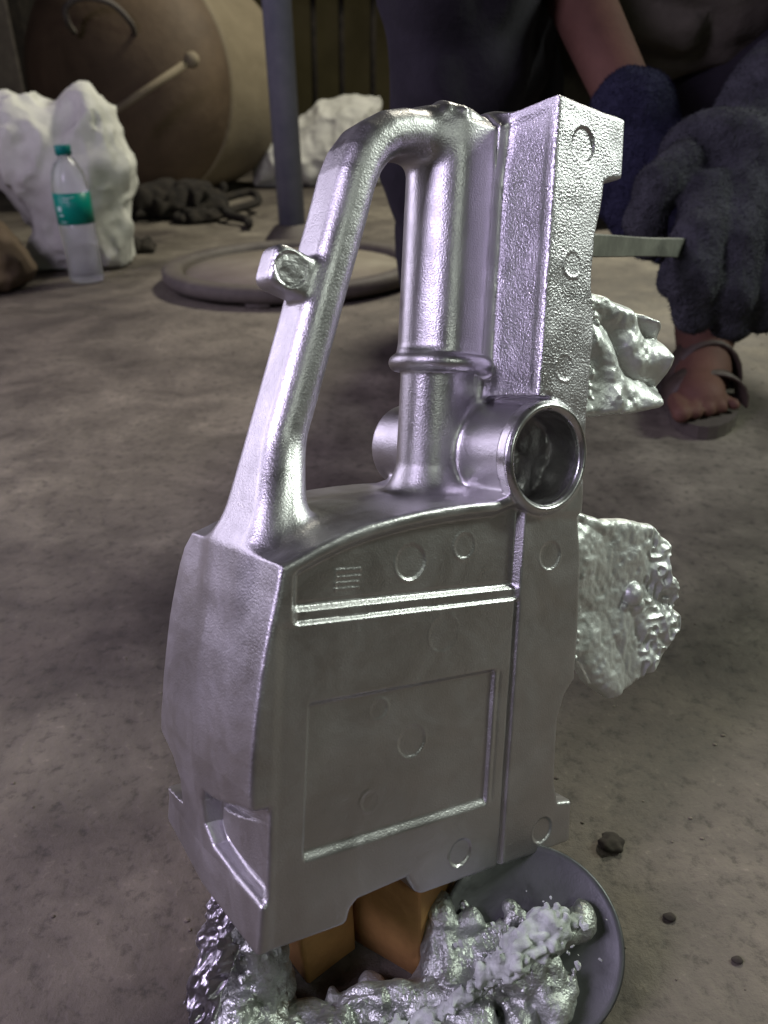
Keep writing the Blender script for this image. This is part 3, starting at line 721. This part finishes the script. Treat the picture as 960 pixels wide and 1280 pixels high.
for sx in (-1, 1):
    v.ell((.33 + sx * .078, 1.225, 1.0), (.010, .022, .032), .006); v.ell((.33 + sx * .030, 1.128, 1.012), (.016, .012, .010), .006, sub=True)
v.ell((.33, 1.118, .930), (.024, .012, .008), .006)
# feet with toes
for (ax_, ay_, dx, sgn) in ((.455, 1.10, -.05, 1), (.085, 1.12, .0, -1)):
    toe = Vector((ax_ + dx, ay_ - .17, .026)); heel = (ax_ + .01, ay_ + .03, .036)
    v.cap(heel, (toe.x, toe.y + .03, .030), .032, .030, .02); v.cap((ax_, ay_, .09), (ax_ + dx * .4, ay_ - .06, .045), .034, .030, .03)
    for k in range(5):
        u = (k - 2) * .0190 * sgn
        v.cap((toe.x + u * .8, toe.y + .03, .030), (toe.x + u, toe.y - .012 + .007 * k, .028), .0115 - .0010 * k, .0112 - .0009 * k, .002)
v.cut_floor(.017)
body = v.mesh('body', M['skin']); rel(body)
v = Vol((.22, 1.08, .92), (.44, 1.34, 1.15), .005)
v.ell((.33, 1.235, 1.025), (.087, .100, .105), .01); v.ell((.33, 1.13, .975), (.10, .075, .072), .01, sub=True); v.noise(.02, .004, 3)
rel(v.mesh('hair', M['hair']))
for sx in (-1, 1):
    bm = bmesh.new(); bmesh.ops.create_uvsphere(bm, u_segments=12, v_segments=8, radius=.011, matrix=Matrix.Translation((.33 + sx * .030, 1.136, 1.010)))
    rel(from_bm('eye', bm, plastic('eye_white', (.6, .58, .55), 0, .2)))
# trousers
v = Vol((-.10, .82, .03), (.86, 1.75, .68), .0075)
for s, bot in (((hipL, kneeL, ankL), (.465, 1.085, .125)), ((hipR, kneeR, ankR), (.085, 1.12, .13))):
    v.chain([(s[0], .12), (s[1], .098), (Vector(s[1]).lerp(Vector(bot), .55), .078), (bot, .062)], .03)
v.ell((.31, 1.52, .30), (.18, .15, .15), .05)
v.noise(.09, .012, 41, True); v.noise(.035, .006, 42)
rel(v.mesh('trousers', M['trousers']))
# shirt
v = Vol((.02, 1.08, .28), (.70, 1.66, .90), .0075)
v.ell((.34, 1.44, .47), (.19, .14, .20), .05); v.ell((.34, 1.35, .68), (.195, .13, .16), .06); v.cap(shL, shR, .075, .075, .05)
v.chain([(shR, .078), (Vector(shR).lerp(Vector(elR), .75), .066)], .03); v.chain([(shL, .08), (Vector(shL).lerp(Vector(elL), .95), .078)], .03)
v.ell((.42, 1.24, .50), (.17, .08, .10), .05)
v.ell((.33, 1.25, .86), (.065, .075, .05), .02, sub=True)
v.noise(.07, .016, 51, True); v.noise(.03, .006, 52)
rel(v.mesh('shirt', M['shirt']))
# gloves: knitted, with a palm and five bent fingers
def glove(pal, wr, fingers, m, seed, lo, hi, h=.0022):
    v = Vol(lo, hi, h)
    for c, r, rot in pal: v.ell(c, r, .014, rot)
    v.chain(wr, .014)
    for f in fingers: v.chain(f, .0075)
    v.noise(.0045, .0007, seed); v.noise(.016, .0016, seed + 1)
    o = rel(v.mesh('glove', m))
    # knitted pile: short loose fibres over the whole glove
    me = o.data; n = len(me.vertices); co = np.empty(n * 3, np.float32); no = np.empty(n * 3, np.float32)
    me.vertices.foreach_get('co', co); me.vertices.foreach_get('normal', no); co = co.reshape(-1, 3); no = no.reshape(-1, 3)
    q = np.random.RandomState(seed); idx = q.randint(0, n, 26000); p = co[idx]; d = no[idx] + q.normal(0, .55, (len(idx), 3)); d[:, 2] -= .25
    d /= np.linalg.norm(d, axis=1)[:, None]; sd = np.cross(d, q.normal(0, 1, d.shape)); sd /= np.linalg.norm(sd, axis=1)[:, None]
    L_ = q.uniform(.0012, .0042, (len(idx), 1)); wdt = .00032
    V_ = np.stack([p + sd * wdt, p - sd * wdt, p + d * L_], 1).reshape(-1, 3)
    fz = from_np('knit_fibres', V_, np.arange(len(V_)).reshape(-1, 3), m, o); fz['kind'] = 'stuff'
    return o
import math as _m
Cw = Matrix(((0.99974, -0.02287, 0.0), (-0.01073, -0.46938, 0.88293), (-0.02019, -0.88271, -0.46951)))
def at(px, py, z):      # a point at distance z (m) in front of the viewpoint
    return Cw @ Vector(((px - 480) / 1000 * z, (py - 640) / 1000 * z, z)) + Vector((0, 0, .39))
g2 = glove([(at(905, 205, .765), (.062, .040, .050), (.3, .2, -.4)), (at(950, 160, .79), (.05, .042, .045), (0, 0, 0)), (at(930, 260, .76), (.055, .04, .05), (0, 0, 0))],
           [(at(940, 190, .78), .045), (at(985, 110, .83), .050), (wrL, .048)],
           [[(at(855, 205, .745), .021), (at(822, 235, .735), .0205), (at(806, 275, .745), .018), (at(812, 305, .76), .016)],      # index, arched
            [(at(885, 245, .735), .024), (at(874, 300, .708), .023), (at(866, 350, .700), .022), (at(868, 392, .715), .018)],
            [(at(925, 245, .735), .023), (at(920, 310, .712), .022), (at(912, 365, .710), .021), (at(912, 400, .725), .018)],
            [(at(965, 245, .740), .022), (at(968, 310, .720), .021), (at(958, 360, .718), .020), (at(950, 395, .735), .017)],
            [(at(890, 275, .775), .022), (at(855, 318, .772), .020), (at(845, 352, .765), .017)]],                                   # thumb behind the bar
           M['glove'], 61, (.20, .62, .12), (.50, .98, .44))
g2['label'] = 'slate grey fuzzy knitted glove gripping the bar'
g1 = glove([(at(808, 215, .87), (.045, .035, .050), (0, 0, 0))], [(at(815, 195, .88), .040), (wrR, .041), (at(790, 165, .90), .043)],
           [[(at(790, 230, .86), .018), (at(778, 262, .855), .017), (at(784, 290, .86), .015)], [(at(808, 240, .855), .018), (at(800, 280, .85), .017), (at(804, 305, .86), .015)],
            [(at(828, 240, .855), .018), (at(824, 285, .85), .017), (at(828, 312, .86), .015)], [(at(846, 235, .86), .017), (at(846, 278, .855), .016), (at(850, 302, .865), .014)],
            [(at(785, 205, .875), .018), (at(762, 228, .88), .017), (at(760, 255, .885), .015)]],
           M['glove_dark'], 66, (.17, .78, .14), (.42, 1.04, .46))
g1['label'] = 'dark navy knitted glove on the hand further back'
# sandals
for (fx, fy, dx) in ((.455, 1.10, -.05), (.085, 1.12, 0.0)):
    bm = bmesh.new(); n = 28; ang = math.atan2(dx, .17)
    out = []
    for i in range(n):
        a = 2 * math.pi * i / n; u = math.sin(a); w = math.cos(a) * (.045 + .010 * u)
        out.append(Vector((w, -.075 - u * .125)))
    ro = [Vector((p.x * math.cos(ang) + p.y * -math.sin(ang) * 1, p.y)) for p in out]
    ro = [Vector((fx + p.x * 1.0 + dx * (-(p.y) / .17), fy + p.y)) for p in out]
    lo_ = [bm.verts.new((p.x, p.y, .001)) for p in ro]; hi_ = [bm.verts.new((p.x, p.y, .018)) for p in ro]
    bm.faces.new(lo_); bm.faces.new(hi_)
    for i in range(n): bm.faces.new([lo_[i], lo_[(i + 1) % n], hi_[(i + 1) % n], hi_[i]])
    sd = rel(from_bm('sandal', bm, M['sole'], None, smooth=False))
    for (yy, ww, hh) in ((-.105, .052, .060), (-.050, .048, .085)):
        bm = bmesh.new(); rows = []
        for i in range(13):
            a = math.pi * i / 12
            rows.append([bm.verts.new((fx - dx * yy / .17 + math.cos(a) * ww * k_, fy + yy + dy_, .012 + math.sin(a) ** .8 * (hh - .012) * k_)) for k_, dy_ in ((1, -.020), (1, .020), (.93, .020), (.93, -.020))])
        for a, b in zip(rows[:-1], rows[1:]):
            for k in range(4): bm.faces.new([a[k], a[(k + 1) % 4], b[(k + 1) % 4], b[k]])
        st = from_bm('strap', bm, M['leather']); st.parent = sd

# flat steel bar held in the gloves, its tip against the casting
bm = bmesh.new(); A = at(890, 311, .760); B = at(715, 306, .54)
d = (B - A).normalized(); up = Vector((0, 0, 1)); sd_ = d.cross(up).normalized(); up = sd_.cross(d)
secs = []
for i in range(9):
    t_ = i / 8; c_ = A.lerp(B, t_); hh = .0085 - .0015 * t_ + .0006 * math.sin(9 * t_); ww = .0035
    secs.append([bm.verts.new(c_ + sd_ * a * ww + up * b * hh) for a, b in ((-1, -1), (1, -1), (1, 1), (-1, 1))])
for a, b in zip(secs[:-1], secs[1:]):
    for k in range(4): bm.faces.new([a[k], a[(k + 1) % 4], b[(k + 1) % 4], b[k]])
bm.faces.new(secs[0]); bm.faces.new(secs[-1])
bmesh.ops.bevel(bm, geom=[e for e in bm.edges if e.is_manifold], offset=.0008, segments=1, affect='EDGES')
tag(from_bm('steel_bar', bm, M['bar'], smooth=False), 'flat worn steel bar held in the grey glove, its tip behind the casting', 'steel bar')
